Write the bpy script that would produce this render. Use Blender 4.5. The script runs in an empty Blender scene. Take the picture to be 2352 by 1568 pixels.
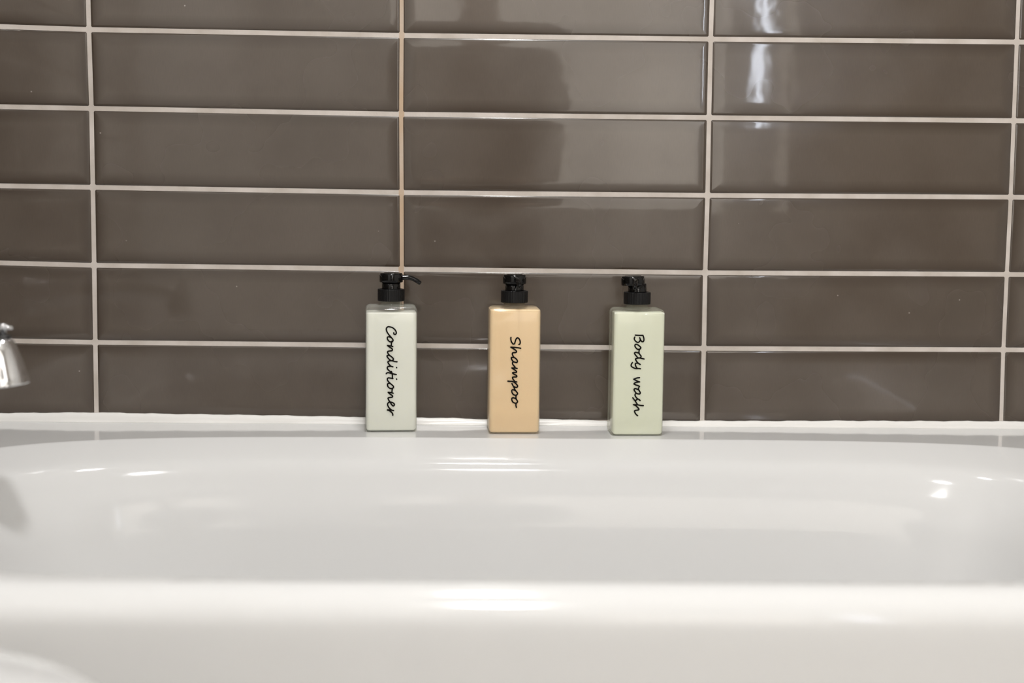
import bpy, bmesh, math, random
from mathutils import Vector, Matrix
random.seed(4)
PI = math.pi
S = bpy.context.scene
COL = S.collection

# ------------------------------------------------------------------ camera
F = 3267.0
CAMLOC = Vector((0.1028, -1.8649, 0.8586))
PT, YW, RL = -0.10024, -0.02328, -0.01092
Rx = Matrix.Rotation(PT, 3, 'X'); Rz = Matrix.Rotation(YW, 3, 'Z'); Ry = Matrix.Rotation(RL, 3, 'Y')
R = Rz @ Rx @ Ry
right, fwd, up = R.col[0], R.col[1], R.col[2]
cd = bpy.data.cameras.new('camera'); cam = bpy.data.objects.new('camera', cd); COL.objects.link(cam)
M4 = Matrix.Identity(4)
for i in range(3):
    M4[i][0] = right[i]; M4[i][1] = up[i]; M4[i][2] = -fwd[i]; M4[i][3] = CAMLOC[i]
cam.matrix_world = M4
cd.sensor_width = 36.0; cd.lens = F / 2352 * 36.0
cd.dof.use_dof = True; cd.dof.focus_distance = 1.83; cd.dof.aperture_fstop = 2.9
cd.clip_start = 0.01
S.camera = cam

# ------------------------------------------------------------------ world, lights, exposure
W = bpy.data.worlds.new('world'); S.world = W; W.use_nodes = True
W.node_tree.nodes['Background'].inputs[0].default_value = (0.9, 0.95, 1, 1)
W.node_tree.nodes['Background'].inputs[1].default_value = 0.6
S.view_settings.view_transform = 'Standard'; S.view_settings.look = 'None'
S.view_settings.gamma = 1.0; S.view_settings.use_curve_mapping = False
S.view_settings.exposure = 0.84
S.cycles.use_denoising = True
S.cycles.diffuse_bounces = 6; S.cycles.max_bounces = 14; S.cycles.transparent_max_bounces = 12
LAMP_E = 58.0      # radiance of the round ceiling lamp's diffuser
LAMP_R = 0.10
LAMP_POS = (0.12, -0.50, 2.36)
FILL_LAMP_E = 235.0  # unseen lamp behind the camera, added to brighten upright surfaces from the front
FILL_LAMP_R = 0.085
FILL_LAMP_POS = (0.15, -1.85, 2.36)
WIN_E = 1.4         # radiance of the frosted window behind the photographer
GAP_E = 20.0        # radiance of the open gap between blind and curtain

# ------------------------------------------------------------------ materials
def mat(name, col, rough=0.5, metal=0.0, spec=0.5, coat=0.0, sss=0.0, emit=None, es=0.0):
    m = bpy.data.materials.new(name); m.use_nodes = True
    b = m.node_tree.nodes['Principled BSDF']
    b.inputs['Base Color'].default_value = (*col, 1)
    b.inputs['Roughness'].default_value = rough
    b.inputs['Metallic'].default_value = metal
    b.inputs['Specular IOR Level'].default_value = spec
    b.inputs['Coat Weight'].default_value = coat
    if sss:
        b.inputs['Subsurface Weight'].default_value = sss
        b.inputs['Subsurface Radius'].default_value = (0.006, 0.006, 0.005)
        b.inputs['Subsurface Scale'].default_value = 1.0
    if emit:
        b.inputs['Emission Color'].default_value = (*emit, 1)
        b.inputs['Emission Strength'].default_value = es
    return m

def nodes(m):
    nt = m.node_tree; return nt, nt.nodes['Principled BSDF'], nt.nodes.new, nt.links.new

def tile_material():
    m = mat('glazed_brown_tile', (0.10, 0.078, 0.06), 0.07, coat=0.55)
    nt, b, N, L = nodes(m)
    tc = N('ShaderNodeTexCoord')
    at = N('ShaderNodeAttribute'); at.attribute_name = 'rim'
    # subtle mottling of the glaze
    n1 = N('ShaderNodeTexNoise'); n1.inputs['Scale'].default_value = 9; n1.inputs['Detail'].default_value = 3
    L(tc.outputs['Object'], n1.inputs['Vector'])
    r1 = N('ShaderNodeValToRGB'); r1.color_ramp.interpolation = 'EASE'
    r1.color_ramp.elements[0].position = 0.25; r1.color_ramp.elements[0].color = (0.086, 0.067, 0.052, 1)
    r1.color_ramp.elements[1].position = 0.7; r1.color_ramp.elements[1].color = (0.106, 0.085, 0.068, 1)
    L(n1.outputs['Fac'], r1.inputs['Fac'])
    mp = N('ShaderNodeMapping'); mp.inputs['Scale'].default_value = (1400, 1400, 90)
    L(tc.outputs['Object'], mp.inputs['Vector'])
    n2 = N('ShaderNodeTexNoise'); n2.inputs['Scale'].default_value = 1; n2.inputs['Detail'].default_value = 2
    L(mp.outputs['Vector'], n2.inputs['Vector'])
    mr = N('ShaderNodeMapRange'); mr.inputs['To Min'].default_value = 0.9; mr.inputs['To Max'].default_value = 1.1
    L(n2.outputs['Fac'], mr.inputs['Value'])
    mu = N('ShaderNodeMix'); mu.data_type = 'RGBA'; mu.blend_type = 'MULTIPLY'; mu.inputs['Factor'].default_value = 1
    L(r1.outputs['Color'], mu.inputs['A']); L(mr.outputs['Result'], mu.inputs['B'])
    # base colour blends to a darker tone along each tile's cushioned rim
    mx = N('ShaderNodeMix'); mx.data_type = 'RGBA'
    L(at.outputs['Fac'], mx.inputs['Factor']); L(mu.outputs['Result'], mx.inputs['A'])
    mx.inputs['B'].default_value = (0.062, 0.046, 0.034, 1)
    # dried water specks
    vo = N('ShaderNodeTexVoronoi'); vo.inputs['Scale'].default_value = 20
    L(tc.outputs['Object'], vo.inputs['Vector'])
    sp = N('ShaderNodeMapRange'); sp.inputs['From Min'].default_value = 0.008; sp.inputs['From Max'].default_value = 0.026
    sp.inputs['To Min'].default_value = 0.6; sp.inputs['To Max'].default_value = 0.0
    L(vo.outputs['Distance'], sp.inputs['Value'])
    mx2 = N('ShaderNodeMix'); mx2.data_type = 'RGBA'
    L(sp.outputs['Result'], mx2.inputs['Factor']); L(mx.outputs['Result'], mx2.inputs['A'])
    mx2.inputs['B'].default_value = (0.5, 0.46, 0.42, 1)
    L(mx2.outputs['Result'], b.inputs['Base Color'])
    # hazy soap film changes the gloss
    n3 = N('ShaderNodeTexNoise'); n3.inputs['Scale'].default_value = 5; n3.inputs['Detail'].default_value = 3
    L(tc.outputs['Object'], n3.inputs['Vector'])
    r3 = N('ShaderNodeMapRange'); r3.interpolation_type = 'SMOOTHERSTEP'; r3.inputs['From Min'].default_value = 0.25; r3.inputs['From Max'].default_value = 0.75
    r3.inputs['To Min'].default_value = 0.14; r3.inputs['To Max'].default_value = 0.34
    b.inputs['Coat Roughness'].default_value = 0.045; b.inputs['Specular IOR Level'].default_value = 0.45
    L(n3.outputs['Fac'], r3.inputs['Value']); L(r3.outputs['Result'], b.inputs['Roughness'])
    n4 = N('ShaderNodeTexNoise'); n4.inputs['Scale'].default_value = 45; n4.inputs['Detail'].default_value = 1
    L(tc.outputs['Object'], n4.inputs['Vector'])
    bp = N('ShaderNodeBump'); bp.inputs['Strength'].default_value = 0.12; bp.inputs['Distance'].default_value = 0.0006
    L(n4.outputs['Fac'], bp.inputs['Height']); L(bp.outputs['Normal'], b.inputs['Normal']); L(bp.outputs['Normal'], b.inputs['Coat Normal'])
    return m

def grout_material():
    m = mat('grout', (0.6, 0.55, 0.5), 0.8)
    nt, b, N, L = nodes(m)
    tc = N('ShaderNodeTexCoord')
    n1 = N('ShaderNodeTexNoise'); n1.inputs['Scale'].default_value = 22; n1.inputs['Detail'].default_value = 5
    L(tc.outputs['Object'], n1.inputs['Vector'])
    r1 = N('ShaderNodeValToRGB')
    r1.color_ramp.elements[0].position = 0.3; r1.color_ramp.elements[0].color = (0.50, 0.445, 0.395, 1)
    r1.color_ramp.elements[1].position = 0.62; r1.color_ramp.elements[1].color = (0.64, 0.585, 0.545, 1)
    L(n1.outputs['Fac'], r1.inputs['Fac'])
    # rusty stain running down one joint (x close to 0)
    sx = N('ShaderNodeSeparateXYZ'); L(tc.outputs['Object'], sx.inputs[0])
    ab = N('ShaderNodeMath'); ab.operation = 'ABSOLUTE'; L(sx.outputs['X'], ab.inputs[0])
    lt = N('ShaderNodeMath'); lt.operation = 'LESS_THAN'; L(ab.outputs[0], lt.inputs[0]); lt.inputs[1].default_value = 0.0035
    n2 = N('ShaderNodeTexNoise'); n2.inputs['Scale'].default_value = 7
    L(tc.outputs['Object'], n2.inputs['Vector'])
    mr = N('ShaderNodeMapRange'); mr.inputs['From Min'].default_value = 0.3; mr.inputs['From Max'].default_value = 0.6
    mr.inputs['To Min'].default_value = 0.2; mr.inputs['To Max'].default_value = 1
    L(n2.outputs['Fac'], mr.inputs['Value'])
    m2 = N('ShaderNodeMath'); m2.operation = 'MULTIPLY'; L(lt.outputs[0], m2.inputs[0]); L(mr.outputs['Result'], m2.inputs[1])
    mx = N('ShaderNodeMix'); mx.data_type = 'RGBA'
    L(m2.outputs[0], mx.inputs['Factor']); L(r1.outputs['Color'], mx.inputs['A']); mx.inputs['B'].default_value = (0.52, 0.36, 0.22, 1)
    L(mx.outputs['Result'], b.inputs['Base Color'])
    bp = N('ShaderNodeBump'); bp.inputs['Strength'].default_value = 0.4; bp.inputs['Distance'].default_value = 0.0006
    n5 = N('ShaderNodeTexNoise'); n5.inputs['Scale'].default_value = 300
    L(tc.outputs['Object'], n5.inputs['Vector']); L(n5.outputs['Fac'], bp.inputs['Height']); L(bp.outputs['Normal'], b.inputs['Normal'])
    return m

def noisy(name, c0, c1, scale, rough, **k):
    m = mat(name, c0, rough, **k)
    nt, b, N, L = nodes(m)
    tc = N('ShaderNodeTexCoord'); n = N('ShaderNodeTexNoise'); n.inputs['Scale'].default_value = scale
    L(tc.outputs['Object'], n.inputs['Vector'])
    r = N('ShaderNodeValToRGB')
    r.color_ramp.elements[0].position = 0.35; r.color_ramp.elements[0].color = (*c0, 1)
    r.color_ramp.elements[1].position = 0.65; r.color_ramp.elements[1].color = (*c1, 1)
    L(n.outputs['Fac'], r.inputs['Fac']); L(r.outputs['Color'], b.inputs['Base Color'])
    return m

def shell_material(name, tint):
    """clear thin plastic wall: fresnel gloss over a transparent, faintly milky sheet"""
    m = bpy.data.materials.new(name); m.use_nodes = True
    nt = m.node_tree; nt.nodes.clear(); N = nt.nodes.new; L = nt.links.new
    out = N('ShaderNodeOutputMaterial')
    tr = N('ShaderNodeBsdfTransparent'); tr.inputs['Color'].default_value = (0.98, 0.98, 0.95, 1)
    df = N('ShaderNodeBsdfDiffuse'); df.inputs['Color'].default_value = (*tint, 1)
    gl = N('ShaderNodeBsdfGlossy'); gl.inputs['Roughness'].default_value = 0.06
    lw = N('ShaderNodeLayerWeight'); lw.inputs['Blend'].default_value = 0.35
    mr = N('ShaderNodeMapRange'); mr.inputs['To Min'].default_value = 0.08; mr.inputs['To Max'].default_value = 0.28
    L(lw.outputs['Facing'], mr.inputs['Value'])
    m1 = N('ShaderNodeMixShader'); L(mr.outputs['Result'], m1.inputs[0]); L(tr.outputs[0], m1.inputs[1]); L(df.outputs[0], m1.inputs[2])
    fr = N('ShaderNodeFresnel'); fr.inputs['IOR'].default_value = 1.45
    mn = N('ShaderNodeMath'); mn.operation = 'MINIMUM'; L(fr.outputs[0], mn.inputs[0]); mn.inputs[1].default_value = 0.22
    m2 = N('ShaderNodeMixShader'); L(mn.outputs[0], m2.inputs[0]); L(m1.outputs[0], m2.inputs[1]); L(gl.outputs[0], m2.inputs[2])
    L(m2.outputs[0], out.inputs['Surface'])
    return m

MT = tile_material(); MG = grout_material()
M_TUB = noisy('white_enamel', (0.71, 0.712, 0.712), (0.72, 0.722, 0.722), 3, 0.09, spec=0.28)
M_CAULK = mat('white_silicone', (0.84, 0.83, 0.81), 0.28)
M_CHROME = mat('chrome', (0.82, 0.83, 0.85), 0.06, metal=1.0)
M_CHROME_D = mat('dark_rubber_ring', (0.02, 0.02, 0.02), 0.4)
M_BLACK = mat('black_gloss_plastic', (0.002, 0.002, 0.002), 0.10, spec=0.4)
M_BLACKM = mat('black_satin_plastic', (0.004, 0.004, 0.0045), 0.38, spec=0.32)
M_INK = mat('black_ink', (0.004, 0.003, 0.002), 0.5, spec=0.1)
M_PAINT = noisy('cream_wall_paint', (0.74, 0.73, 0.71), (0.78, 0.77, 0.75), 2, 0.7)
M_CEIL = noisy('white_ceiling_paint', (0.82, 0.82, 0.8), (0.85, 0.85, 0.83), 2, 0.8)
M_FLOOR = noisy('grey_floor', (0.42, 0.40, 0.37), (0.5, 0.47, 0.44), 5, 0.4)
M_FRAME = mat('white_frame_paint', (0.8, 0.8, 0.78), 0.4)
M_CURT = noisy('beige_curtain_cloth', (0.55, 0.48, 0.40), (0.62, 0.55, 0.46), 40, 0.9)

# ------------------------------------------------------------------ helpers
def obj(name, bm, m, parent=None, smooth=False, kind=None):
    me = bpy.data.meshes.new(name)
    bmesh.ops.recalc_face_normals(bm, faces=bm.faces)
    bm.to_mesh(me); bm.free(); me.materials.append(m)
    if smooth:
        for p in me.polygons: p.use_smooth = True
    o = bpy.data.objects.new(name, me); COL.objects.link(o)
    if parent: o.parent = parent
    if kind: o['kind'] = kind
    return o
def thing(name, label, cat, loc=(0, 0, 0), rz=0.0, group=None):
    o = bpy.data.objects.new(name, None); COL.objects.link(o); o.location = loc; o.rotation_euler = (0, 0, rz)
    o.empty_display_size = 0.02
    o['label'] = label; o['category'] = cat
    if group: o['group'] = group
    return o
def box(bm, x0, x1, y0, y1, z0, z1, bevel=0):
    r = bmesh.ops.create_cube(bm, size=1)
    for v in r['verts']:
        v.co = Vector(((x0 + x1) / 2 + v.co.x * (x1 - x0), (y0 + y1) / 2 + v.co.y * (y1 - y0), (z0 + z1) / 2 + v.co.z * (z1 - z0)))
    if bevel:
        es = list({e for v in r['verts'] for e in v.link_edges})
        bmesh.ops.bevel(bm, geom=es, offset=bevel, segments=2, affect='EDGES', profile=0.7)
def loops(bm, rings, cap0=True, cap1=True):
    """skin a list of equally long closed loops of points"""
    vs = [[bm.verts.new(p) for p in r] for r in rings]
    n = len(rings[0])
    for a, b in zip(vs, vs[1:]):
        for i in range(n): bm.faces.new((a[i], a[(i + 1) % n], b[(i + 1) % n], b[i]))
    if cap0: bm.faces.new(vs[0][::-1])
    if cap1: bm.faces.new(vs[-1])
    return vs
def lathe(bm, prof, seg=48, c=(0, 0, 0), cap0=True, cap1=True, M=None):
    rings = []
    for r, z in prof:
        ring = [Vector((r * math.cos(2 * PI * k / seg), r * math.sin(2 * PI * k / seg), z)) for k in range(seg)]
        if M: ring = [M @ p for p in ring]
        rings.append([p + Vector(c) for p in ring])
    return loops(bm, rings, cap0, cap1)
def tube(bm, pts, rad, seg=16, caps=True):
    pts = [Vector(p) for p in pts]; rings = []
    if not hasattr(rad, '__len__'): rad = [rad] * len(pts)
    t0 = (pts[1] - pts[0]).normalized()
    ref = Vector((0, 0, 1)) if abs(t0.z) < 0.9 else Vector((0, 1, 0))
    for i, p in enumerate(pts):
        t = (pts[min(i + 1, len(pts) - 1)] - pts[max(i - 1, 0)]).normalized()
        a = t.cross(ref).normalized(); b = a.cross(t)
        rings.append([p + (a * math.cos(2 * PI * k / seg) + b * math.sin(2 * PI * k / seg)) * rad[i] for k in range(seg)])
    loops(bm, rings, caps, caps)
def crom(P, n=6):
    if len(P) < 3: return [tuple(p) for p in P]
    out = []; Q = [Vector(p) for p in P]; Q = [2 * Q[0] - Q[1]] + Q + [2 * Q[-1] - Q[-2]]
    for i in range(1, len(Q) - 2):
        for k in range(n):
            t = k / n; a, b, c, d = Q[i - 1:i + 3]
            out.append(tuple(0.5 * ((2 * b) + (c - a) * t + (2 * a - 5 * b + 4 * c - d) * t * t + (3 * b - a - 3 * c + d) * t ** 3)))
    out.append(tuple(Q[-2])); return out

DECK = 0.56
XL, XR, YF, CEIL = -0.62, 1.95, -3.0, 2.4

# ------------------------------------------------------------------ room shell
def slab(name, *b, m, kind='structure', parent=None):
    bm = bmesh.new(); box(bm, *b); return obj(name, bm, m, parent, kind=kind)
slab('floor', XL - .1, XR + .1, YF - .1, .1, -.08, 0, m=M_FLOOR)
slab('ceiling', XL - .1, XR + .1, YF - .1, .1, CEIL, CEIL + .08, m=M_CEIL)
wall_back = slab('wall_back', XL - .1, XR + .1, .008, .1, 0, CEIL, m=M_PAINT)
wall_left = slab('wall_left', XL - .1, XL - .008, YF - .1, .008, 0, CEIL, m=M_PAINT)
slab('wall_right', XR, XR + .1, YF - .1, .008, 0, CEIL, m=M_PAINT)
# wall behind the photographer, with the window opening
WX0, WX1, WZ0, WZ1 = -0.19, 1.70, 0.80, 2.15
bm = bmesh.new()
box(bm, XL - .1, WX0, YF - .1, YF, 0, CEIL); box(bm, WX1, XR + .1, YF - .1, YF, 0, CEIL)
box(bm, WX0, WX1, YF - .1, YF, 0, WZ0); box(bm, WX0, WX1, YF - .1, YF, WZ1, CEIL)
obj('wall_front', bm, M_PAINT, kind='structure')
win = bpy.data.objects.new('window_1', None); COL.objects.link(win); win['kind'] = 'structure'
win.location = (0, YF, WZ0)
def wpart(name, b, m):
    bm = bmesh.new(); box(bm, b[0], b[1], b[2] - YF, b[3] - YF, b[4] - WZ0, b[5] - WZ0); return obj(name, bm, m, win)
M_WIN = mat('frosted_daylight_glass', (0.7, 0.7, 0.7), 0.5, emit=(1.0, 0.91, 0.80), es=WIN_E)
M_GAP = mat('clear_daylight_glass', (0.5, 0.5, 0.5), 0.1, emit=(0.82, 0.88, 1.0), es=GAP_E)
wpart('frosted_pane', (WX0 + .04, .93, YF - .06, YF - .05, WZ0 + .04, WZ1 - .04), M_WIN)
wpart('clear_pane', (1.035, 1.070, YF - .06, YF - .05, WZ0 + .38, WZ1 - .04), M_GAP)
wpart('frosted_pane', (1.125, WX1 - .04, YF - .06, YF - .05, WZ0 + .04, WZ1 - .04), M_WIN)
for b in [(WX0, WX0 + .04, YF - .08, YF + .01, WZ0, WZ1), (WX1 - .04, WX1, YF - .08, YF + .01, WZ0, WZ1),
          (WX0 + .04, WX1 - .04, YF - .08, YF + .01, WZ0, WZ0 + .04), (WX0 + .04, WX1 - .04, YF - .08, YF + .01, WZ1 - .04, WZ1),
          (.93, 1.035, YF - .08, YF + .005, WZ0 + .04, WZ1 - .04), (1.070, 1.125, YF - .08, YF + .005, WZ0 + .04, WZ1 - .04),
          (1.035, 1.070, YF - .08, YF + .005, WZ0 + .04, WZ0 + .38)]:
    wpart('window_frame', b, M_FRAME)
# folded curtain hanging over the window's right half
bm = bmesh.new(); n = 120; top = []; bot = []
fr = []; bk = []
for i in range(n + 1):
    x = 1.14 + (1.90 - 1.14) * i / n; y = YF + .055 + .022 * math.sin(i * .62) + .007 * math.sin(i * 1.7 + 1)
    fr.append((x, y)); bk.append((x, y - .004))
loop2 = fr + bk[::-1]
loops(bm, [[(x, y, z) for x, y in loop2] for z in (.35, 1.2, 2.2)])
cur = obj('curtain', bm, M_CURT, smooth=True)
cur['label'] = 'beige folded curtain hanging over the window, seen only mirrored in the tiles'; cur['category'] = 'curtain'

# ------------------------------------------------------------------ tiles
# surveyed joint crossings (x, z in metres on the wall); everything else follows the 400 x 100 mm grid
MEAS = {(1, 0): (-0.4005, 1.0679), (1, 1): (-0.3992, 0.968), (1, 2): (-0.3992, 0.8669), (1, 3): (-0.3994, 0.766), (1, 4): (-0.3998, 0.6651), (2, 0): (-0.0003, 1.0659), (2, 1): (-0.0006, 0.9655), (2, 2): (0.0003, 0.8646), (2, 3): (0.0009, 0.7648), (3, 0): (0.3994, 1.0665), (3, 1): (0.3996, 0.9659), (3, 2): (0.4002, 0.8653), (3, 3): (0.3996, 0.7641), (3, 4): (0.4003, 0.6639), (4, 0): (0.799, 1.068), (4, 1): (0.7997, 0.9668), (4, 2): (0.8003, 0.8673), (4, 3): (0.7998, 0.7657), (4, 4): (0.7998, 0.6655), (0, 0): (-0.8005, 1.0724), (0, 1): (-0.7992, 0.9695), (0, 2): (-0.7992, 0.8682), (0, 3): (-0.7994, 0.7695), (0, 4): (-0.7998, 0.6672), (5, 0): (1.199, 1.068), (5, 1): (1.1997, 0.9668), (5, 2): (1.2003, 0.8673), (5, 3): (1.1998, 0.7657), (5, 4): (1.1998, 0.6655), (2, 4): (0.0009, 0.6645), (1, -1): (-0.4011, 1.1679), (2, -1): (-0.0006, 1.1659), (3, -1): (0.4001, 1.1665), (4, -1): (0.7986, 1.168), (1, 5): (-0.3999, 0.5651), (3, 5): (0.4004, 0.5639), (4, 5): (0.8013, 0.5655)}
def node(i, j):
    if (i, j) in MEAS: return Vector(MEAS[(i, j)])
    x, z = (i - 2) * .4, ZTOP - j * .1
    ii = min(max(i, 1), 4); jj = min(max(j, 0), 4)
    d = Vector((0, 0))
    if (ii, jj) in MEAS:
        q = MEAS[(ii, jj)]; d = Vector((q[0] - (ii - 2) * .4, q[1] - (ZTOP - jj * .1)))
        d.x = d.x if (i == ii) else 0
    return Vector((x, z)) + d
ZTOP = 1.0660
HALF_H = 0.0026
HALFV = {1: .0024, 2: .0021, 3: .0024, 4: .0021}
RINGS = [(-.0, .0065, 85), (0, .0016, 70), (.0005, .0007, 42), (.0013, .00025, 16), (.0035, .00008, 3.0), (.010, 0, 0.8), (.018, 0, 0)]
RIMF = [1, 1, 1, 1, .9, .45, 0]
def tile_mesh(c, frame):
    """c: four corners (u,v) lower-left, lower-right, upper-right, upper-left; frame maps (u, v, depth) to the room"""
    ctr = sum(c, Vector((0, 0))) / 4
    tilt = Vector((random.uniform(-1, 1), random.uniform(-1, 1))) * .0016
    verts = []; nrm = []; rim = []
    org = frame(0, 0, 0)
    eu = frame(1, 0, 0) - org; ev = frame(0, 1, 0) - org; en = frame(0, 0, 1) - org
    sg = [(-1, -1), (1, -1), (1, 1), (-1, 1)]
    for (ins, dep, ang), rf in zip(RINGS, RIMF):
        for k in range(4):
            a = c[k]; p = Vector((a.x - sg[k][0] * ins, a.y - sg[k][1] * ins))
            cr = .0012
            # two verts per corner give it a small cut radius
            for w in ((0, 1), (1, 0)) if k in (0, 2) else ((1, 0), (0, 1)):
                q = Vector((p.x - sg[k][0] * cr * w[0], p.y - sg[k][1] * cr * w[1]))
                dep_y = dep
                verts.append(frame(q.x, q.y, -dep_y))
                t = math.radians(ang)
                o = Vector((sg[k][0] * (1 - w[0] * .9), sg[k][1] * (1 - w[1] * .9))).normalized()
                nn = (eu * (o.x * math.sin(t) + tilt.x) + ev * (o.y * math.sin(t) + tilt.y) + en * math.cos(t)).normalized()
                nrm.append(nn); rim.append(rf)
    faces = []
    m = 8
    for r in range(len(RINGS) - 1):
        for i in range(m):
            faces.append((r * m + i, r * m + (i + 1) % m, (r + 1) * m + (i + 1) % m, (r + 1) * m + i))
    last = (len(RINGS) - 1) * m
    faces.append(tuple(last + i for i in range(m)))
    faces.append(tuple(range(m))[::-1])
    me = bpy.data.meshes.new('tile'); me.from_pydata([tuple(v) for v in verts], [], faces)
    # make sure the front faces point out
    me.update()
    if me.polygons[-2].normal.dot(en) < 0: me.flip_normals()
    me.materials.append(MT)
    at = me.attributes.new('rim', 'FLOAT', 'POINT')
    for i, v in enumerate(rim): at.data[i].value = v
    for p in me.polygons: p.use_smooth = True
    me.normals_split_custom_set_from_vertices([tuple(n) for n in nrm])
    return me
def put_tile(c, frame, parent):
    o = bpy.data.objects.new('tile', tile_mesh(c, frame)); COL.objects.link(o); o.parent = parent
fb = lambda u, v, d: Vector((u, -d, v))
for i in range(-1, 6):
    for j in range(-13, 6):
        ll, lr, ur, ul = node(i, j), node(i + 1, j), node(i + 1, j - 1), node(i, j - 1)
        hl = HALFV.get(i, .0024); hr = HALFV.get(i + 1, .0024)
        c = [ll + Vector((hl, HALF_H)), lr + Vector((-hr, HALF_H)), ur + Vector((-hr, -HALF_H)), ul + Vector((hl, -HALF_H))]
        x0, x1 = XL, XR
        if c[1].x <= x0 + .02 or c[0].x >= x1 - .02: continue
        for k in range(4):
            c[k].x = min(max(c[k].x, x0 + .001), x1 - .001); c[k].y = min(c[k].y, CEIL - .001)
        if c[2].y - c[1].y < .03: continue
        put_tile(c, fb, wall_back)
bm = bmesh.new(); box(bm, XL, XR, .0007, .0079, .3, CEIL); obj('grout', bm, MG, wall_back)
fl = lambda u, v, d: Vector((XL + d, u, v))
k = 0
y = 0.0
while y > -0.95:
    y2 = y - .4
    for j in range(-13, 6):
        z0 = ZTOP - j * .1 + HALF_H; z1 = min(z0 + .1 - 2 * HALF_H, CEIL - .001)
        if z1 - z0 < .03: continue
        a, b = y2 + .0024, y - .0024
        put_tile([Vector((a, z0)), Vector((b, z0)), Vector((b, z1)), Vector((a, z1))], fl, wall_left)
    y = y2
bm = bmesh.new(); box(bm, XL - .0079, XL - .0007, -1.2, 0.0, .3, CEIL); obj('grout', bm, MG, wall_left)

# ------------------------------------------------------------------ bathtub
CX, CY = 0.15, -0.43
def ring(aL, aR, bB, bF, n, z, nang=360):
    """closed plan outline; bB towards the tiled wall, bF towards the room"""
    pts = []
    for k in range(nang):
        t = 2 * PI * k / nang
        c, s = math.cos(t), math.sin(t)
        a = aR if c > 0 else aL; b = bB if s > 0 else bF
        w = .5 + .5 * math.tanh(6 * c)
        nn = n if not isinstance(n, tuple) else n[0] * (1 - w) + n[1] * w
        r = (abs(c / a) ** nn + abs(s / b) ** nn) ** (-1 / nn)
        pts.append(Vector((CX + r * c, CY + r * s, z)))
    return pts
AL, AR, BB, BF = .660, .700, .325, .342
OL, OR, OB, OF = .766, .85, .427, .378
NI = (4, 5)
rings = []
# apron (outside) from the floor up, then over the outer edge
for off, z in [(-.012, .02), (-.010, .05), (-.003, .30), (0, DECK - .045), (0, DECK - .030)]:
    rings.append(ring(OL, OR, OB, OF + off, 60, z))
for k in range(1, 9):
    t = k / 8 * PI / 2; r = .030
    rings.append(ring(OL - .002, OR - .002, OB - .0005, OF - r * (1 - math.cos(t)) , 60, DECK - r + r * math.sin(t)))
rings.append(ring(OL - .0035, OR - .0035, OB - .002, OF - .0315, 60, DECK))
rings.append(ring(OL - .006, OR - .006, OB - .0035, OF - .0325, 50, DECK))
rings.append(ring(AL + .030, AR + .030, BB + .030, BF + .0045, (5, 6.5), DECK))
rings.append(ring(AL + .006, AR + .006, BB + .006, BF + .003, NI, DECK))
rings.append(ring(AL + .002, AR + .002, BB + .002, BF + .0015, NI, DECK))
PROF = [(0, 0), (.0015, -.0002), (.004, -.0012), (.010, -.0037), (.018, -.0070), (.034, -.0142), (.042, -.0181), (.047, -.0212), (.051, -.0250), (.0545, -.0305), (.058, -.0385), (.063, -.052), (.070, -.066), (.076, -.10), (.085, -.15), (.096, -.21), (.110, -.27), (.130, -.325),
        (.155, -.36), (.19, -.385), (.23, -.395), (.29, -.40)]
for d, z in PROF:
    ff = 1.0
    rings.append(ring(AL - d * 1.15, AR - d * 1.5, BB - d, BF - d, NI, DECK + z))
bm = bmesh.new(); loops(bm, rings, True, True)
tub = thing('bathtub', 'glossy white bathtub with a wide rounded rim along the brown tiled wall', 'bathtub', (0, 0, 0))
o = obj('tub_body', bm, M_TUB, tub, smooth=True)
bm = bmesh.new()
lathe(bm, [(.030, .0), (.030, .003), (.024, .005), (.01, .004)], 32, (CX - .32, CY, DECK - .401))
obj('drain', bm, M_CHROME, tub, smooth=True)

# silicone joint along the wall: wavy hand-drawn top edge
TOPS = [(-.62, 0.0132), (-.53, 0.0110), (-.40, 0.0126), (-.28, 0.0114), (-.184, 0.0107), (-.10, 0.0098), (-.012, 0.0085), (.05, 0.0090), (.12, 0.0072), (.20, 0.0082), (.277, 0.0066),
        (.45, 0.0077), (.62, 0.0090), (.80, 0.0098), (1.0, 0.0102)]
def interp(T, x):
    for (a, u), (b, v) in zip(T, T[1:]):
        if a <= x <= b:
            t = (x - a) / (b - a); t = t * t * (3 - 2 * t); return u + (v - u) * t
    return T[-1][1]
bm = bmesh.new(); rs = []
n = 200
for i in range(n + 1):
    x = XL + .001 + (.998 - XL) * i / n; h = interp(TOPS, x) + .0003 * math.sin(i * .9) + .0002 * math.sin(i * 2.3)
    d = .0050 + .0005 * math.sin(i * .31)
    rs.append([Vector((x, .0006, DECK - .0005)), Vector((x, .0006, DECK + h)), Vector((x, -.0012, DECK + h * .97)), Vector((x, -.0028, DECK + h * .80)),
               Vector((x, -.0036, DECK + h * .50)), Vector((x, -.0045, DECK + h * .25)), Vector((x, -d, DECK + .0010)), Vector((x, -d - .001, DECK - .0005))])
loops(bm, rs); obj('trim_1', bm, M_CAULK, smooth=True, kind='structure')
bm = bmesh.new(); rs = []
for i in range(81):
    y = -.014 - .84 * i / 80; h = .016 + .0005 * math.sin(i)
    rs.append([Vector((XL, y, DECK - .0005)), Vector((XL, y, DECK + h)), Vector((XL + .002, y, DECK + h * .9)), Vector((XL + .005, y, DECK + h * .45)), Vector((XL + .0125, y, DECK + .001)), Vector((XL + .0135, y, DECK - .0005))])
loops(bm, rs); obj('trim_2', bm, M_CAULK, smooth=True, kind='structure')

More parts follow.
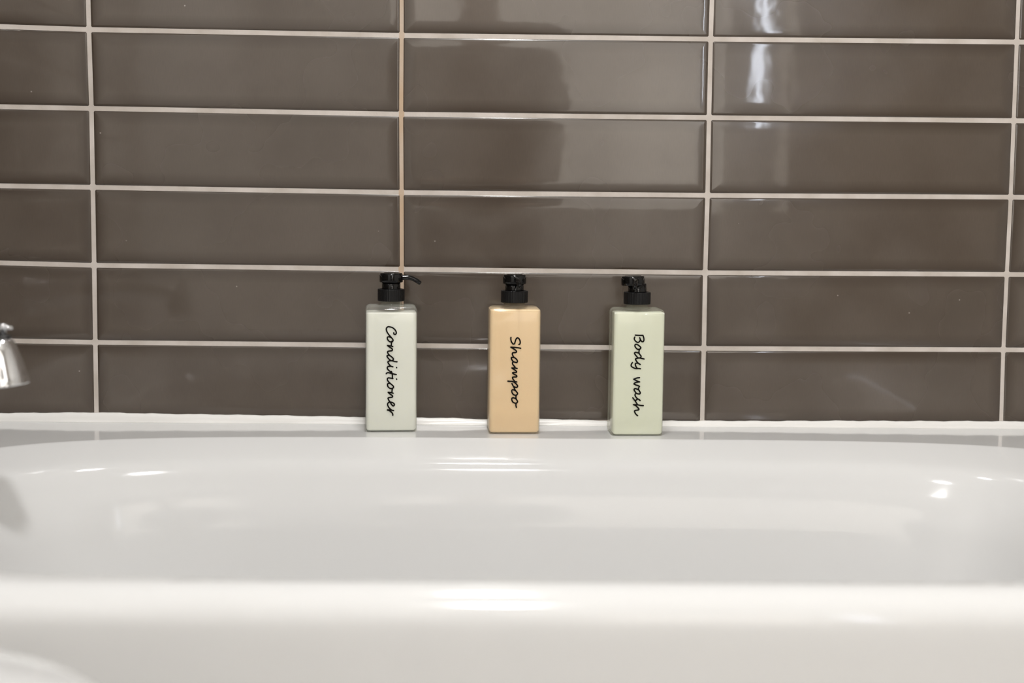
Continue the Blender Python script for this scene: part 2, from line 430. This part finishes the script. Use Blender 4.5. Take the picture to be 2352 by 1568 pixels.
# ------------------------------------------------------------------ pump bottles
def rrect(w, d, r, z, ns=6):
    pts = []
    for cx, cy, a0 in ((w / 2 - r, d / 2 - r, 0), (-w / 2 + r, d / 2 - r, 90), (-w / 2 + r, -d / 2 + r, 180), (w / 2 - r, -d / 2 + r, 270)):
        for k in range(ns + 1):
            a = math.radians(a0 + 90 * k / ns)
            pts.append(Vector((cx + r * math.cos(a), cy + r * math.sin(a), z)))
    return pts
BW, BD, BH = .0655, .050, .1610
def box_body(bm, w, d, prof, r):
    loops(bm, [rrect(w - 2 * i, d - 2 * i, max(r - i * .6, .0012), z) for i, z in prof])
def strokes_mesh(bm, strokes, half, yface):
    """hand-lettered strokes as thin raised ribbons; points are (u, v) metres on the bottle front"""
    lay = 0
    for st in strokes:
        P = [Vector(p) for p in crom(st, 7)] if len(st) > 1 else [Vector(st[0]) + Vector((-half * .4, 0)), Vector(st[0]) + Vector((half * .4, 0))]
        lay += 1
        yf = yface - .00012 - .000012 * lay
        L_, R_ = [], []
        for i, p in enumerate(P):
            t = (P[min(i + 1, len(P) - 1)] - P[max(i - 1, 0)])
            t = t.normalized() if t.length > 1e-9 else Vector((1, 0))
            nrm = Vector((-t.y, t.x)); L_.append(p + nrm * half); R_.append(p - nrm * half)
        def cap(c, t0):
            return [c + Vector((math.cos(t0 + a), math.sin(t0 + a))) * half for a in (PI / 2 + PI / 4, PI, PI + PI / 4)]
        a0 = math.atan2(*(P[1] - P[0]).yx); a1 = math.atan2(*(P[-1] - P[-2]).yx)
        vl = [bm.verts.new((p.x, yf, p.y)) for p in L_]; vr = [bm.verts.new((p.x, yf, p.y)) for p in R_]
        for i in range(len(P) - 1): bm.faces.new((vl[i], vl[i + 1], vr[i + 1], vr[i]))
        c0 = [bm.verts.new((q.x, yf, q.y)) for q in cap(P[0], a0)]
        bm.faces.new([vl[0]] + c0 + [vr[0]])
        c1 = [bm.verts.new((q.x, yf, q.y)) for q in cap(P[-1], a1 + PI)]
        bm.faces.new([vr[-1]] + c1 + [vl[-1]])
COND = [[(0.00292, 0.1276), (0.00331, 0.12585), (0.00485, 0.12547), (0.00608, 0.12683), (0.00581, 0.12916), (0.00406, 0.13188), (0.00136, 0.13402), (-0.00173, 0.13506), (-0.00443, 0.13517), (-0.00616, 0.13362), (-0.00643, 0.13148), (-0.00557, 0.12876), (-0.00364, 0.12565), (-0.00132, 0.12293), (0.00062, 0.1206), (0.00209, 0.11846), (0.00159, 0.1167), (-0.00014, 0.11593), (-0.00246, 0.11651), (-0.00439, 0.11845), (-0.00525, 0.12059), (-0.00479, 0.12215), (-0.00286, 0.12235), (-0.00073, 0.12157)], [(0.00063, 0.1169), (5e-05, 0.11437), (-6e-05, 0.11164)], [(0.0018, 0.11008), (-0.00129, 0.11086), (-0.00496, 0.11137)], [(-0.00496, 0.11137), (-0.00244, 0.1095), (0.00046, 0.10755), (0.00123, 0.10599), (0.00066, 0.10482), (-0.00243, 0.10435), (-0.00436, 0.10385), (-0.00475, 0.10268), (-0.00378, 0.10053), (-0.00165, 0.09839), (0.00106, 0.09624), (0.00254, 0.09429), (0.00204, 0.09272), (0.00069, 0.09195), (-0.00086, 0.09234), (-0.00299, 0.09409), (-0.00493, 0.09644), (-0.00551, 0.09819), (-0.00435, 0.09878), (-0.00242, 0.09858)], [(0.00727, 0.09057), (0.00417, 0.09097), (0.00069, 0.09195), (-0.0024, 0.09167), (-0.00433, 0.09058), (-0.00394, 0.08902), (-0.00239, 0.08687), (-0.00046, 0.08492)], [(0.00206, 0.08413), (-0.00046, 0.08472), (-0.00355, 0.08472), (-0.00509, 0.08355), (-0.0049, 0.0816), (-0.00315, 0.07964), (-0.00141, 0.07808), (0.00014, 0.07631)], [(0.00651, 0.08334), (0.0069, 0.08295)], [(0.00634, 0.07425), (0.00266, 0.07504), (-0.00043, 0.07583), (-0.00353, 0.07661), (-0.00546, 0.07642), (-0.00643, 0.07537)], [(0.00014, 0.07817), (0.00104, 0.07543), (0.00131, 0.07269), (0.00132, 0.06976)], [(0.0021, 0.06917), (-0.00119, 0.06976), (-0.0039, 0.06997), (-0.00506, 0.0686), (-0.00467, 0.06684), (-0.00292, 0.06448), (-0.0004, 0.06213), (0.00193, 0.06016), (0.0029, 0.05859), (0.00213, 0.05703), (-0.0, 0.05625), (-0.00233, 0.05704), (-0.00427, 0.059), (-0.00485, 0.06136), (-0.00428, 0.06272), (-0.00234, 0.06292)], [(0.00155, 0.05664), (0.00097, 0.05429), (0.00086, 0.05193)], [(0.00253, 0.05036), (-0.00038, 0.05115), (-0.00406, 0.05156)], [(-0.00406, 0.05156), (-0.00192, 0.04959), (0.00099, 0.04742), (0.00177, 0.04624), (0.00099, 0.04526), (-0.00191, 0.04488), (-0.00385, 0.04438), (-0.00404, 0.04332), (-0.00307, 0.04135), (-0.00151, 0.03919), (-0.00034, 0.03702), (0.00121, 0.03486), (0.00277, 0.03406), (0.00404, 0.03543), (0.00334, 0.0372), (0.0012, 0.03851), (-0.00112, 0.03891), (-0.00306, 0.0386), (-0.00441, 0.03724), (-0.0046, 0.03547), (-0.00344, 0.03271), (-0.0013, 0.03015), (0.00084, 0.02837)], [(0.00298, 0.02809), (-0.0011, 0.02889), (-0.00498, 0.02899)], [(-0.00498, 0.02879), (-0.00226, 0.02799), (7e-05, 0.02621), (0.00182, 0.02404), (0.00202, 0.02188)], [(0.00655, 0.06857), (0.00686, 0.06826)]]
SHAM = [[(-0.00544, 0.12383), (-0.00567, 0.12207), (-0.00511, 0.11924), (-0.00385, 0.11678), (-0.00225, 0.11537), (-0.00085, 0.11609), (0.0, 0.11856), (0.00103, 0.12174), (0.00277, 0.12334), (0.00454, 0.12247), (0.00579, 0.12035), (0.00635, 0.11788), (0.00602, 0.11576), (0.00462, 0.11487)], [(0.00715, 0.11011), (0.00414, 0.11063), (-0.00044, 0.11114), (-0.00555, 0.11147)], [(-0.00555, 0.11147), (-0.00254, 0.10972), (0.00065, 0.10761), (0.0018, 0.10602), (0.00121, 0.10486), (-0.00072, 0.10453), (-0.00283, 0.10431), (-0.00352, 0.103), (-0.00279, 0.10088), (-0.00136, 0.09858), (0.00077, 0.09718), (0.00256, 0.09524), (0.0031, 0.09347), (0.00259, 0.09223), (0.00118, 0.09204), (-0.00165, 0.09292), (-0.00343, 0.09468), (-0.00451, 0.09663), (-0.0047, 0.09822), (-0.0033, 0.09847), (-0.00136, 0.09841)], [(-0.00165, 0.09292), (-0.00287, 0.09203), (-0.00303, 0.09026), (-0.0016, 0.08814), (0.00019, 0.08602)], [(0.00285, 0.08443), (-0.0005, 0.08495), (-0.00403, 0.08494)], [(-0.00403, 0.08494), (-0.00119, 0.08318), (0.00148, 0.08124), (0.00227, 0.08), (0.00132, 0.07929), (-0.00115, 0.07928), (-0.00308, 0.07874)], [(-0.00308, 0.07874), (-0.00112, 0.07708), (0.00172, 0.07567), (0.00261, 0.07443), (0.00192, 0.07354), (-0.00073, 0.07353), (-0.00267, 0.07317), (-0.00283, 0.07193), (-0.00157, 0.0698), (-0.00014, 0.06803)], [(0.00269, 0.06715), (0.00039, 0.06768)], [(-0.00879, 0.06819), (-0.00596, 0.06791), (-0.00349, 0.06785), (-0.00101, 0.06697), (0.00148, 0.06502), (0.00345, 0.06271), (0.00347, 0.06094), (0.00207, 0.06022), (-0.00024, 0.06075), (-0.00148, 0.06164)], [(-0.00364, 0.06518), (-0.0022, 0.06252), (-0.00094, 0.06039), (0.00015, 0.05755), (0.00195, 0.05507), (0.00356, 0.05312), (0.00351, 0.05151), (0.002, 0.05037), (-0.00012, 0.05037), (-0.00244, 0.05204), (-0.00352, 0.05435), (-0.00354, 0.05648), (-0.00214, 0.05719), (0.00016, 0.05649)], [(0.00235, 0.05044), (0.00167, 0.04831), (0.00187, 0.04617), (0.00242, 0.04475), (0.00368, 0.04279), (0.00362, 0.04119), (0.00211, 0.04012), (0.00035, 0.04012), (-0.00214, 0.04154), (-0.00341, 0.04403), (-0.00343, 0.04616), (-0.00185, 0.04688), (0.00028, 0.04635), (0.00206, 0.04511)], [(0.00229, 0.04012), (0.00179, 0.03763), (0.00235, 0.0346)]]
BODY = [[(-0.0053, 0.12878), (-0.00071, 0.12845), (0.00442, 0.12848)], [(0.00442, 0.12848), (0.00535, 0.12619), (0.00583, 0.12337), (0.00545, 0.12126), (0.00405, 0.12037), (0.00262, 0.12125), (0.00152, 0.123), (0.00041, 0.12546)], [(0.00116, 0.12371), (0.00085, 0.12159), (-0.00054, 0.12), (-0.00194, 0.11946), (-0.00372, 0.12034), (-0.00571, 0.12227), (-0.00645, 0.12438), (-0.00579, 0.12649)], [(-0.00035, 0.11083), (-0.00194, 0.11082), (-0.00392, 0.1124), (-0.00538, 0.11451), (-0.00541, 0.11628), (-0.00401, 0.11716), (-0.00188, 0.11647), (0.00027, 0.11489), (0.00208, 0.11296), (0.0014, 0.11137), (-0.00035, 0.11083)], [(0.00035, 0.11101), (-0.00013, 0.10854), (-8e-05, 0.10607), (0.0012, 0.10395), (0.00265, 0.10219), (0.00215, 0.1006), (0.00022, 0.09978), (-0.0012, 0.10006), (-0.003, 0.10182), (-0.00536, 0.10463), (-0.00574, 0.10622), (-0.00452, 0.10693), (-0.00239, 0.10659), (-0.00026, 0.10589)], [(0.00662, 0.0985), (0.00377, 0.09919), (0.00022, 0.09978), (-0.00295, 0.09917), (-0.00453, 0.09846)], [(-0.00453, 0.09846), (-0.00379, 0.09687), (-0.00215, 0.09458), (-0.00035, 0.09282), (0.0018, 0.09159)], [(-0.00106, 0.09317), (-0.00354, 0.09305), (-0.00458, 0.0921), (-0.00401, 0.0898), (-0.0029, 0.08768), (-0.00164, 0.08645)], [(0.00226, 0.0861), (-0.00093, 0.08645), (-0.00447, 0.08644), (-0.00768, 0.08784), (-0.00966, 0.08943), (-0.0097, 0.09155), (-0.00816, 0.09403)], [(0.00125, 0.0747), (-0.00211, 0.07434), (-0.00615, 0.07273)], [(-0.00615, 0.07273), (-0.00346, 0.07132), (-0.00096, 0.07009), (0.00154, 0.06932)], [(0.00154, 0.06932), (-0.00129, 0.06902), (-0.00446, 0.06813), (-0.00585, 0.06671)], [(-0.00585, 0.06671), (-0.00335, 0.06547), (-0.0005, 0.06459), (0.00148, 0.06353)], [(0.00095, 0.06336), (0.00027, 0.06158), (0.00013, 0.05981), (0.00142, 0.05768), (0.00252, 0.05555), (0.00202, 0.05413), (0.00043, 0.05395), (-0.00207, 0.05466), (-0.00388, 0.0566), (-0.00527, 0.05873), (-0.0052, 0.06033), (-0.00361, 0.06069), (-0.00147, 0.05998), (0.00015, 0.0591)], [(-0.00243, 0.05483), (-0.00383, 0.05376), (-0.00415, 0.05234), (-0.00305, 0.05021), (-0.00087, 0.04791), (0.00092, 0.04702), (0.00254, 0.0456)], [(-0.00033, 0.04738), (-0.00191, 0.04666), (-0.00331, 0.04542)], [(-0.00693, 0.04914), (-0.00511, 0.04666), (-0.00328, 0.04417), (-0.00109, 0.04098)], [(0.00676, 0.03903), (0.00285, 0.03938), (-0.00072, 0.04009), (-0.00605, 0.04026)], [(-0.00605, 0.04026), (-0.00319, 0.0392), (-0.00065, 0.03689), (0.00116, 0.03476), (0.00065, 0.03369), (-0.00165, 0.03315), (-0.00395, 0.03279), (-0.00427, 0.03137), (-0.00334, 0.02923), (-0.00189, 0.02745), (-0.00026, 0.02621)]]
def bottle(label, loc, rz, liquid, tint, level, text, nz, half=.00088, headtilt=0.0, ld=0.0):
    t = thing('pump_bottle', label, 'bottle', loc, rz, 'three labelled pump bottles on the bathtub rim')
    bm = bmesh.new()
    box_body(bm, BW, BD, [(.0045, .0), (.0018, .0003), (.0006, .0012), (0, .003), (0, .05), (0, .10), (0, BH - .007), (.0004, BH - .0045), (.0014, BH - .0022), (.003, BH - .0008), (.0055, BH)], .0055)
    obj('bottle_shell', bm, shell_material('clear_plastic_' + text[0], tint), t, smooth=True)
    bm = bmesh.new(); i0 = .0009
    box_body(bm, BW, BD, [(.005, .0016), (.0028, .0021), (i0 + .0002, .0045), (i0, .03), (i0, .08), (i0, level - .002), (i0 + .0002, level - .0006), (i0 + .0016, level)], .0055)
    if ld:
        for v in bm.verts: v.co.y = v.co.y * (1 - ld) - ld * BD / 2   # the filling stands off the back wall
    obj('liquid_soap', bm, liquid, t, smooth=True)
    bm = bmesh.new()
    lathe(bm, [(.0150, BH - .0006), (.0146, BH + .0012), (.0135, BH + .0022), (.0132, BH + .0068)], 48)
    obj('neck', bm, shell_material('clear_neck_' + text[0], tint), t, smooth=True)
    z = BH + .0052
    bm = bmesh.new(); seg = 72
    rings_ = []
    for r, zz in [(.0120, z), (.0166, z), (.0172, z + .0006), (.0172, z + .0148), (.0168, z + .0154), (.0150, z + .0156), (.0147, z + .0149), (.0120, z + .0151)]:
        rings_.append([Vector(((r - (.00025 if (k % 2 and r > .0165) else 0)) * math.cos(2 * PI * k / seg), (r - (.00025 if (k % 2 and r > .0165) else 0)) * math.sin(2 * PI * k / seg), zz)) for k in range(seg)])
    loops(bm, rings_); obj('collar', bm, M_BLACKM, t)
    bm = bmesh.new()
    lathe(bm, [(.0040, z + .014), (.0122, z + .0152), (.0120, z + .0165), (.0118, z + .0180), (.0118, z + .0265), (.006, z + .0266)], 48)
    obj('stem', bm, M_BLACK, t, smooth=True)
    hz = z + .0240
    bm = bmesh.new()
    lathe(bm, [(.008, hz), (.0142, hz), (.0149, hz + .0006), (.0150, hz + .003), (.0149, hz + .0092), (.0145, hz + .0109), (.0136, hz + .0118), (.0115, hz + .0121), (.0095, hz + .0116), (.003, hz + .0112)], 48,
          M=Matrix.Rotation(headtilt, 3, 'Y'))
    h = obj('pump_head', bm, M_BLACK, t, smooth=True)
    bm = bmesh.new(); c, s = math.cos(nz), math.sin(nz)
    path = crom([(.011, .0062), (.0165, .0063), (.022, .0062), (.0265, .0052), (.0305, .0034), (.0345, .0010), (.0372, -.0010)], 4)
    rad = [.0034 - .0008 * i / (len(path) - 1) for i in range(len(path))]
    i1 = int(len(path) * .72); rad[i1] += .0003; rad[i1 + 1] += .0003
    P3 = [(u * c, u * s, hz + v) for u, v in path]
    pts = [Vector(p) for p in P3]
    tube(bm, pts, rad, 16, True)
    # hollow mouth
    e = pts[-1]; d = (pts[-1] - pts[-2]).normalized()
    n_ = obj('nozzle', bm, M_BLACK, h, smooth=True)
    bm = bmesh.new()
    a = d.cross(Vector((0, 0, 1))).normalized(); b = a.cross(d)
    ringo = lambda r, k: [e + d * k + (a * math.cos(2 * PI * q / 16) + b * math.sin(2 * PI * q / 16)) * r for q in range(16)]
    loops(bm, [ringo(.0024, .0), ringo(.0025, .0006), ringo(.0017, .0007), ringo(.0015, -.0008)], False, True)
    obj('nozzle_rim', bm, M_BLACK, h, smooth=True)
    bm = bmesh.new(); strokes_mesh(bm, text[1], half, -BD / 2)
    obj('lettering', bm, M_INK, t)
    return t
L_COND = mat('white_green_conditioner', (0.93, 0.945, 0.895), 0.3, sss=0.25)
L_SHAM = mat('peach_shampoo', (0.98, 0.74, 0.485), 0.3, sss=0.25)
L_BODY = mat('pale_green_body_wash', (0.88, 0.905, 0.79), 0.3, sss=0.25)
def place(xf, yf, rz):   # bottle centre from the middle of its front bottom edge
    return (xf - math.sin(rz) * BD / 2, yf + math.cos(rz) * BD / 2, DECK)
bottle('square pump bottle of milky white liquid lettered Conditioner, black nozzle pointing right', place(-.0083, -.0675, .08), .08, L_COND, (.80, .82, .76), .1530, ('c', COND), -.04)
bottle('square pump bottle of peach orange liquid lettered Shampoo, standing in the middle', place(.1485, -.0760, .042), .042, L_SHAM, (.86, .74, .56), .1590, ('s', SHAM), -PI / 2 + .10)
bottle('square pump bottle of pale green liquid lettered Body wash, black nozzle turned half left', place(.3050, -.0827, .042), .042, L_BODY, (.76, .78, .64), .1575, ('b', BODY), -PI / 2 - .24, headtilt=-.03, ld=.45)

# ------------------------------------------------------------------ bath spout (its end reaches into the frame at the left)
sp = thing('bath_spout', 'chrome bath spout with small diverter knob at the left edge above the tub', 'faucet', (XL, -.43, .6935))
SX = -.379 - XL
bm = bmesh.new(); Mt = Matrix.Rotation(math.radians(-7), 3, 'Y')
prof = [(.008, .0190), (.0115, .0187), (.0142, .0168), (.0160, .0135), (.0176, .007), (.0205, -.004), (.0228, -.018), (.0240, -.0262), (.0246, -.0275), (.0243, -.0285), (.0215, -.0280), (.0200, -.015), (.012, -.006)]
lathe(bm, prof, 48, (SX, 0, 0), M=Mt)
obj('spout_mouth', bm, M_CHROME, sp, smooth=True)
bm = bmesh.new()
tube(bm, crom([(0.002, 0, .004), (.06, 0, .008), (.13, 0, .011), (.19, 0, .010), (.232, 0, .004)], 6), [.024 - .009 * min(1, i / 20) for i in range(25)], 32)
obj('spout_arm', bm, M_CHROME, sp, smooth=True)
bm = bmesh.new(); lathe(bm, [(.034, 0), (.034, .004), (.030, .008), (.022, .009)], 48, (0.0005, 0, .004), M=Matrix.Rotation(PI / 2, 3, 'Y'))
obj('wall_flange', bm, M_CHROME, sp, smooth=True)
bm = bmesh.new(); lathe(bm, [(.0078, .0205), (.0080, .0250), (.0062, .0262)], 32, (SX + .003, 0, -.003)); obj('seal_ring', bm, M_CHROME_D, sp, smooth=True)
bm = bmesh.new(); lathe(bm, [(.0034, .028), (.0034, .0355), (.0046, .0365), (.0050, .0395), (.0038, .0408), (.001, .0412)], 24, (SX + .003, 0, -.0065))
tube(bm, [(SX - .007, 0, .0303), (SX + .003, 0, .0305), (SX + .013, 0, .0303)], [.0018, .0024, .0016], 12)
obj('diverter_knob', bm, M_CHROME, sp, smooth=True)

# ------------------------------------------------------------------ white round-lidded bin in front of the tub, only its lid edge in frame
bn = thing('lidded_bin', 'out-of-focus white rounded lid edge in the lower left corner, in front of the bathtub', 'bin', (-.278, -1.085, 0.0))
bm = bmesh.new(); lathe(bm, [(.125, 0), (.135, .008), (.155, .30), (.165, .519)], 72); obj('bin_body', bm, M_FRAME, bn, smooth=True)
bm = bmesh.new(); lathe(bm, [(.150, .519), (.172, .520), (.177, .526), (.177, .540), (.173, .549), (.162, .555), (.12, .560), (.05, .564), (.01, .565)], 96); ld = obj('lid', bm, M_TUB, bn, smooth=True)
bm = bmesh.new(); lathe(bm, [(.010, .563), (.010, .574), (.018, .580), (.018, .586), (.012, .591), (.003, .592)], 32, (-.0, 0, 0)); obj('lid_knob', bm, M_FRAME, ld, smooth=True)

# ------------------------------------------------------------------ ceiling lamps: one above the tub, one added behind the camera as frontal fill
M_LIT = mat('lit_diffuser', (.9, .9, .9), .5, emit=(.995, .985, .97), es=LAMP_E)
for label, pos, rad, m_ in (('small round white ceiling lamp above the tub, seen only as highlights', LAMP_POS, LAMP_R, M_LIT),
                        ('added round white ceiling lamp behind the camera for frontal fill, outside the frame', FILL_LAMP_POS, FILL_LAMP_R, mat('lit_fill_diffuser', (.9, .9, .9), .5, emit=(.995, .985, .97), es=FILL_LAMP_E))):
    lp = thing('ceiling_lamp', label, 'lamp', pos)
    bm = bmesh.new(); lathe(bm, [(rad - .03, .039), (rad + .015, .039), (rad + .015, .0), (rad + .002, -.004), (rad, .0)], 64); obj('lamp_housing', bm, M_FRAME, lp, smooth=False)
    bm = bmesh.new(); lathe(bm, [(rad, .001), (rad - .01, -.004), (rad * .6, -.010), (.01, -.013)], 64, cap0=False)
    obj('lamp_diffuser', bm, m_, lp, smooth=True)
# ------------------------------------------------------------------ the photographer behind the lens (mirrored dimly in the tiles)
def skin(name, V, Eg, m, parent, root=0, lv=2, Mx=None):
    me = bpy.data.meshes.new(name); me.from_pydata([v[:3] for v in V], Eg, [])
    o = bpy.data.objects.new(name, me); COL.objects.link(o); o.parent = parent
    md = o.modifiers.new('skin', 'SKIN'); md.use_smooth_shade = True
    sv = me.skin_vertices[0].data
    for i, v in enumerate(V):
        r = v[3]; sv[i].radius = r if isinstance(r, tuple) else (r, r); sv[i].use_root = (i == root)
    s = o.modifiers.new('sub', 'SUBSURF'); s.levels = lv; s.render_levels = lv
    me.materials.append(m); return o
M_SKIN = mat('skin', (.55, .36, .27), .5, sss=.1); M_TOP = noisy('dark_knit', (.10, .095, .09), (.14, .13, .125), 60, .9)
M_TROU = noisy('dark_trousers', (.03, .035, .05), (.045, .05, .065), 60, .9); M_HAIR = mat('dark_hair', (.03, .02, .015), .5)
pr = thing('person', 'person in a dark top standing behind the camera, dimly mirrored in the tiles', 'person', (.10, -2.17, 0))
# trunk, arms, hands' wrists, neck and head grown as one surface
V = [(0, 0, .80, (.155, .115)), (0, .0, .93, (.165, .105)), (0, .01, 1.08, (.175, .11)), (0, .01, 1.20, (.175, .105)), (0, 0, 1.285, (.10, .075)), (0, .01, 1.345, (.052, .055)), (0, .03, 1.40, (.052, .056)),
     (0, .035, 1.46, (.072, .088)), (0, .03, 1.53, (.078, .094)), (0, .02, 1.585, (.055, .068)),
     (-.165, 0, 1.265, .062), (-.195, .0, 1.12, .052), (-.195, .02, .98, .044), (-.19, .14, .90, .034), (-.092, .185, .858, .026),
     (.165, 0, 1.265, .062), (.195, .0, 1.12, .052), (.195, .02, .98, .044), (.19, .14, .90, .034), (.096, .190, .862, .026)]
Eg = [(0, 1), (1, 2), (2, 3), (3, 4), (4, 5), (5, 6), (6, 7), (7, 8), (8, 9), (3, 10), (10, 11), (11, 12), (12, 13), (13, 14), (3, 15), (15, 16), (16, 17), (17, 18), (18, 19)]
body = skin('body', V, Eg, M_SKIN, pr)
# knitted top over trunk and arms, trousers over hips and legs
g = .008
Vt = [(x, y, z, tuple(q + g for q in r) if isinstance(r, tuple) else r + g) for x, y, z, r in V[:5] + V[10:]]
Vt[3] = (0, .01, 1.24, (.185, .113)); Vt[4] = (0, .002, 1.345, (.105, .080))
Et = [(0, 1), (1, 2), (2, 3), (3, 4), (3, 5), (5, 6), (6, 7), (7, 8), (8, 9), (3, 10), (10, 11), (11, 12), (12, 13), (13, 14)]
Vt[9] = (-.118, .165, .870, .034); Vt[14] = (.122, .165, .872, .034)
skin('knitted_top', Vt, Et, M_TOP, pr)
L = [(0, -.005, .86, (.155, .12)), (-.095, 0, .76, .092), (-.10, .01, .46, .068), (-.10, -.01, .10, .055), (.095, 0, .76, .092), (.10, .01, .46, .068), (.10, -.01, .10, .055)]
skin('trousers', L, [(0, 1), (1, 2), (2, 3), (0, 4), (4, 5), (5, 6)], M_TROU, pr)
for s in (-1, 1):
    skin('shoe', [(s * .10, -.05, .045, .043), (s * .10, .03, .045, .045), (s * .10, .12, .035, .034), (s * .10, .17, .030, .026)], [(0, 1), (1, 2), (2, 3)], M_BLACKM, pr)
# head details: hair, ears, nose, eyes, mouth
skin('hair', [(0, -.02, 1.45, (.070, .070)), (0, -.015, 1.52, (.082, .085)), (0, .005, 1.575, (.078, .084)), (0, .01, 1.605, (.045, .055))], [(0, 1), (1, 2), (2, 3)], M_HAIR, pr)
skin('face', [(0, .095, 1.455, (.040, .022)), (0, .105, 1.49, (.046, .022)), (0, .10, 1.53, (.045, .018))], [(0, 1), (1, 2)], M_SKIN, pr)
skin('nose', [(0, .118, 1.515, .007), (0, .130, 1.49, .011), (0, .125, 1.480, .009)], [(0, 1), (1, 2)], M_SKIN, pr)
for s in (-1, 1):
    skin('ear', [(s * .080, .03, 1.475, .010), (s * .086, .025, 1.50, .014), (s * .083, .025, 1.515, .010)], [(0, 1), (1, 2)], M_SKIN, pr)
    bm = bmesh.new(); bmesh.ops.create_uvsphere(bm, u_segments=16, v_segments=10, radius=.011, matrix=Matrix.Translation((s * .03, .113, 1.512))); obj('eye', bm, M_CEIL, pr, smooth=True)
skin('mouth', [(-.02, .122, 1.452, .004), (0, .127, 1.452, .006), (.02, .122, 1.452, .004)], [(0, 1), (1, 2)], mat('lips', (.45, .2, .17), .4), pr)
# hands closed around the camera body
for s, cx in ((-1, -.083), (1, .089)):
    wx = cx; X = lambda dx: wx + s * dx
    pv = [(X(.012), .190, .860, (.022, .016)), (X(.006), .215, .862, (.030, .015)), (X(.002), .245, .862, (.034, .013))]
    skin('palm', pv, [(0, 1), (1, 2)], M_SKIN, pr)
    for k, (dz, ln) in enumerate(((.027, .030), (.009, .034), (-.009, .031), (-.026, .025))):
        skin('finger', [(X(.004), .242, .862 + dz, .0095), (X(.003), .242 + ln * .75, .862 + dz * 1.05, .0090), (X(-.012), .246 + ln * .95, .862 + dz * 1.05, .0085), (X(-.028), .246 + ln * .9, .862 + dz, .0075)],
             [(0, 1), (1, 2), (2, 3)], M_SKIN, pr, lv=1)
    skin('thumb', [(X(.010), .205, .878, .012), (X(-.004), .205, .900, .0105), (X(-.022), .212, .905, .009)], [(0, 1), (1, 2)], M_SKIN, pr, lv=1)
ph = thing('camera_body', 'black photo camera held in the hands of the person', 'camera', (CAMLOC.x, CAMLOC.y - .035, CAMLOC.z - .045))
bm = bmesh.new(); box(bm, -.059, .059, -.045, -.012, 0, .082, .006); box(bm, -.022, .022, -.042, -.010, .080, .102, .006); obj('camera_case', bm, M_BLACKM, ph)
bm = bmesh.new(); lathe(bm, [(.022, 0), (.031, .0), (.032, .004), (.032, .022), (.030, .026), (.027, .026), (.025, .012), (.022, .010)], 48, (0, 0, .045), cap1=True,
                        M=Matrix.Translation((0, -.013, 0)) @ Matrix.Rotation(-PI / 2, 4, 'X')); obj('lens_barrel', bm, M_BLACK, ph, smooth=True)
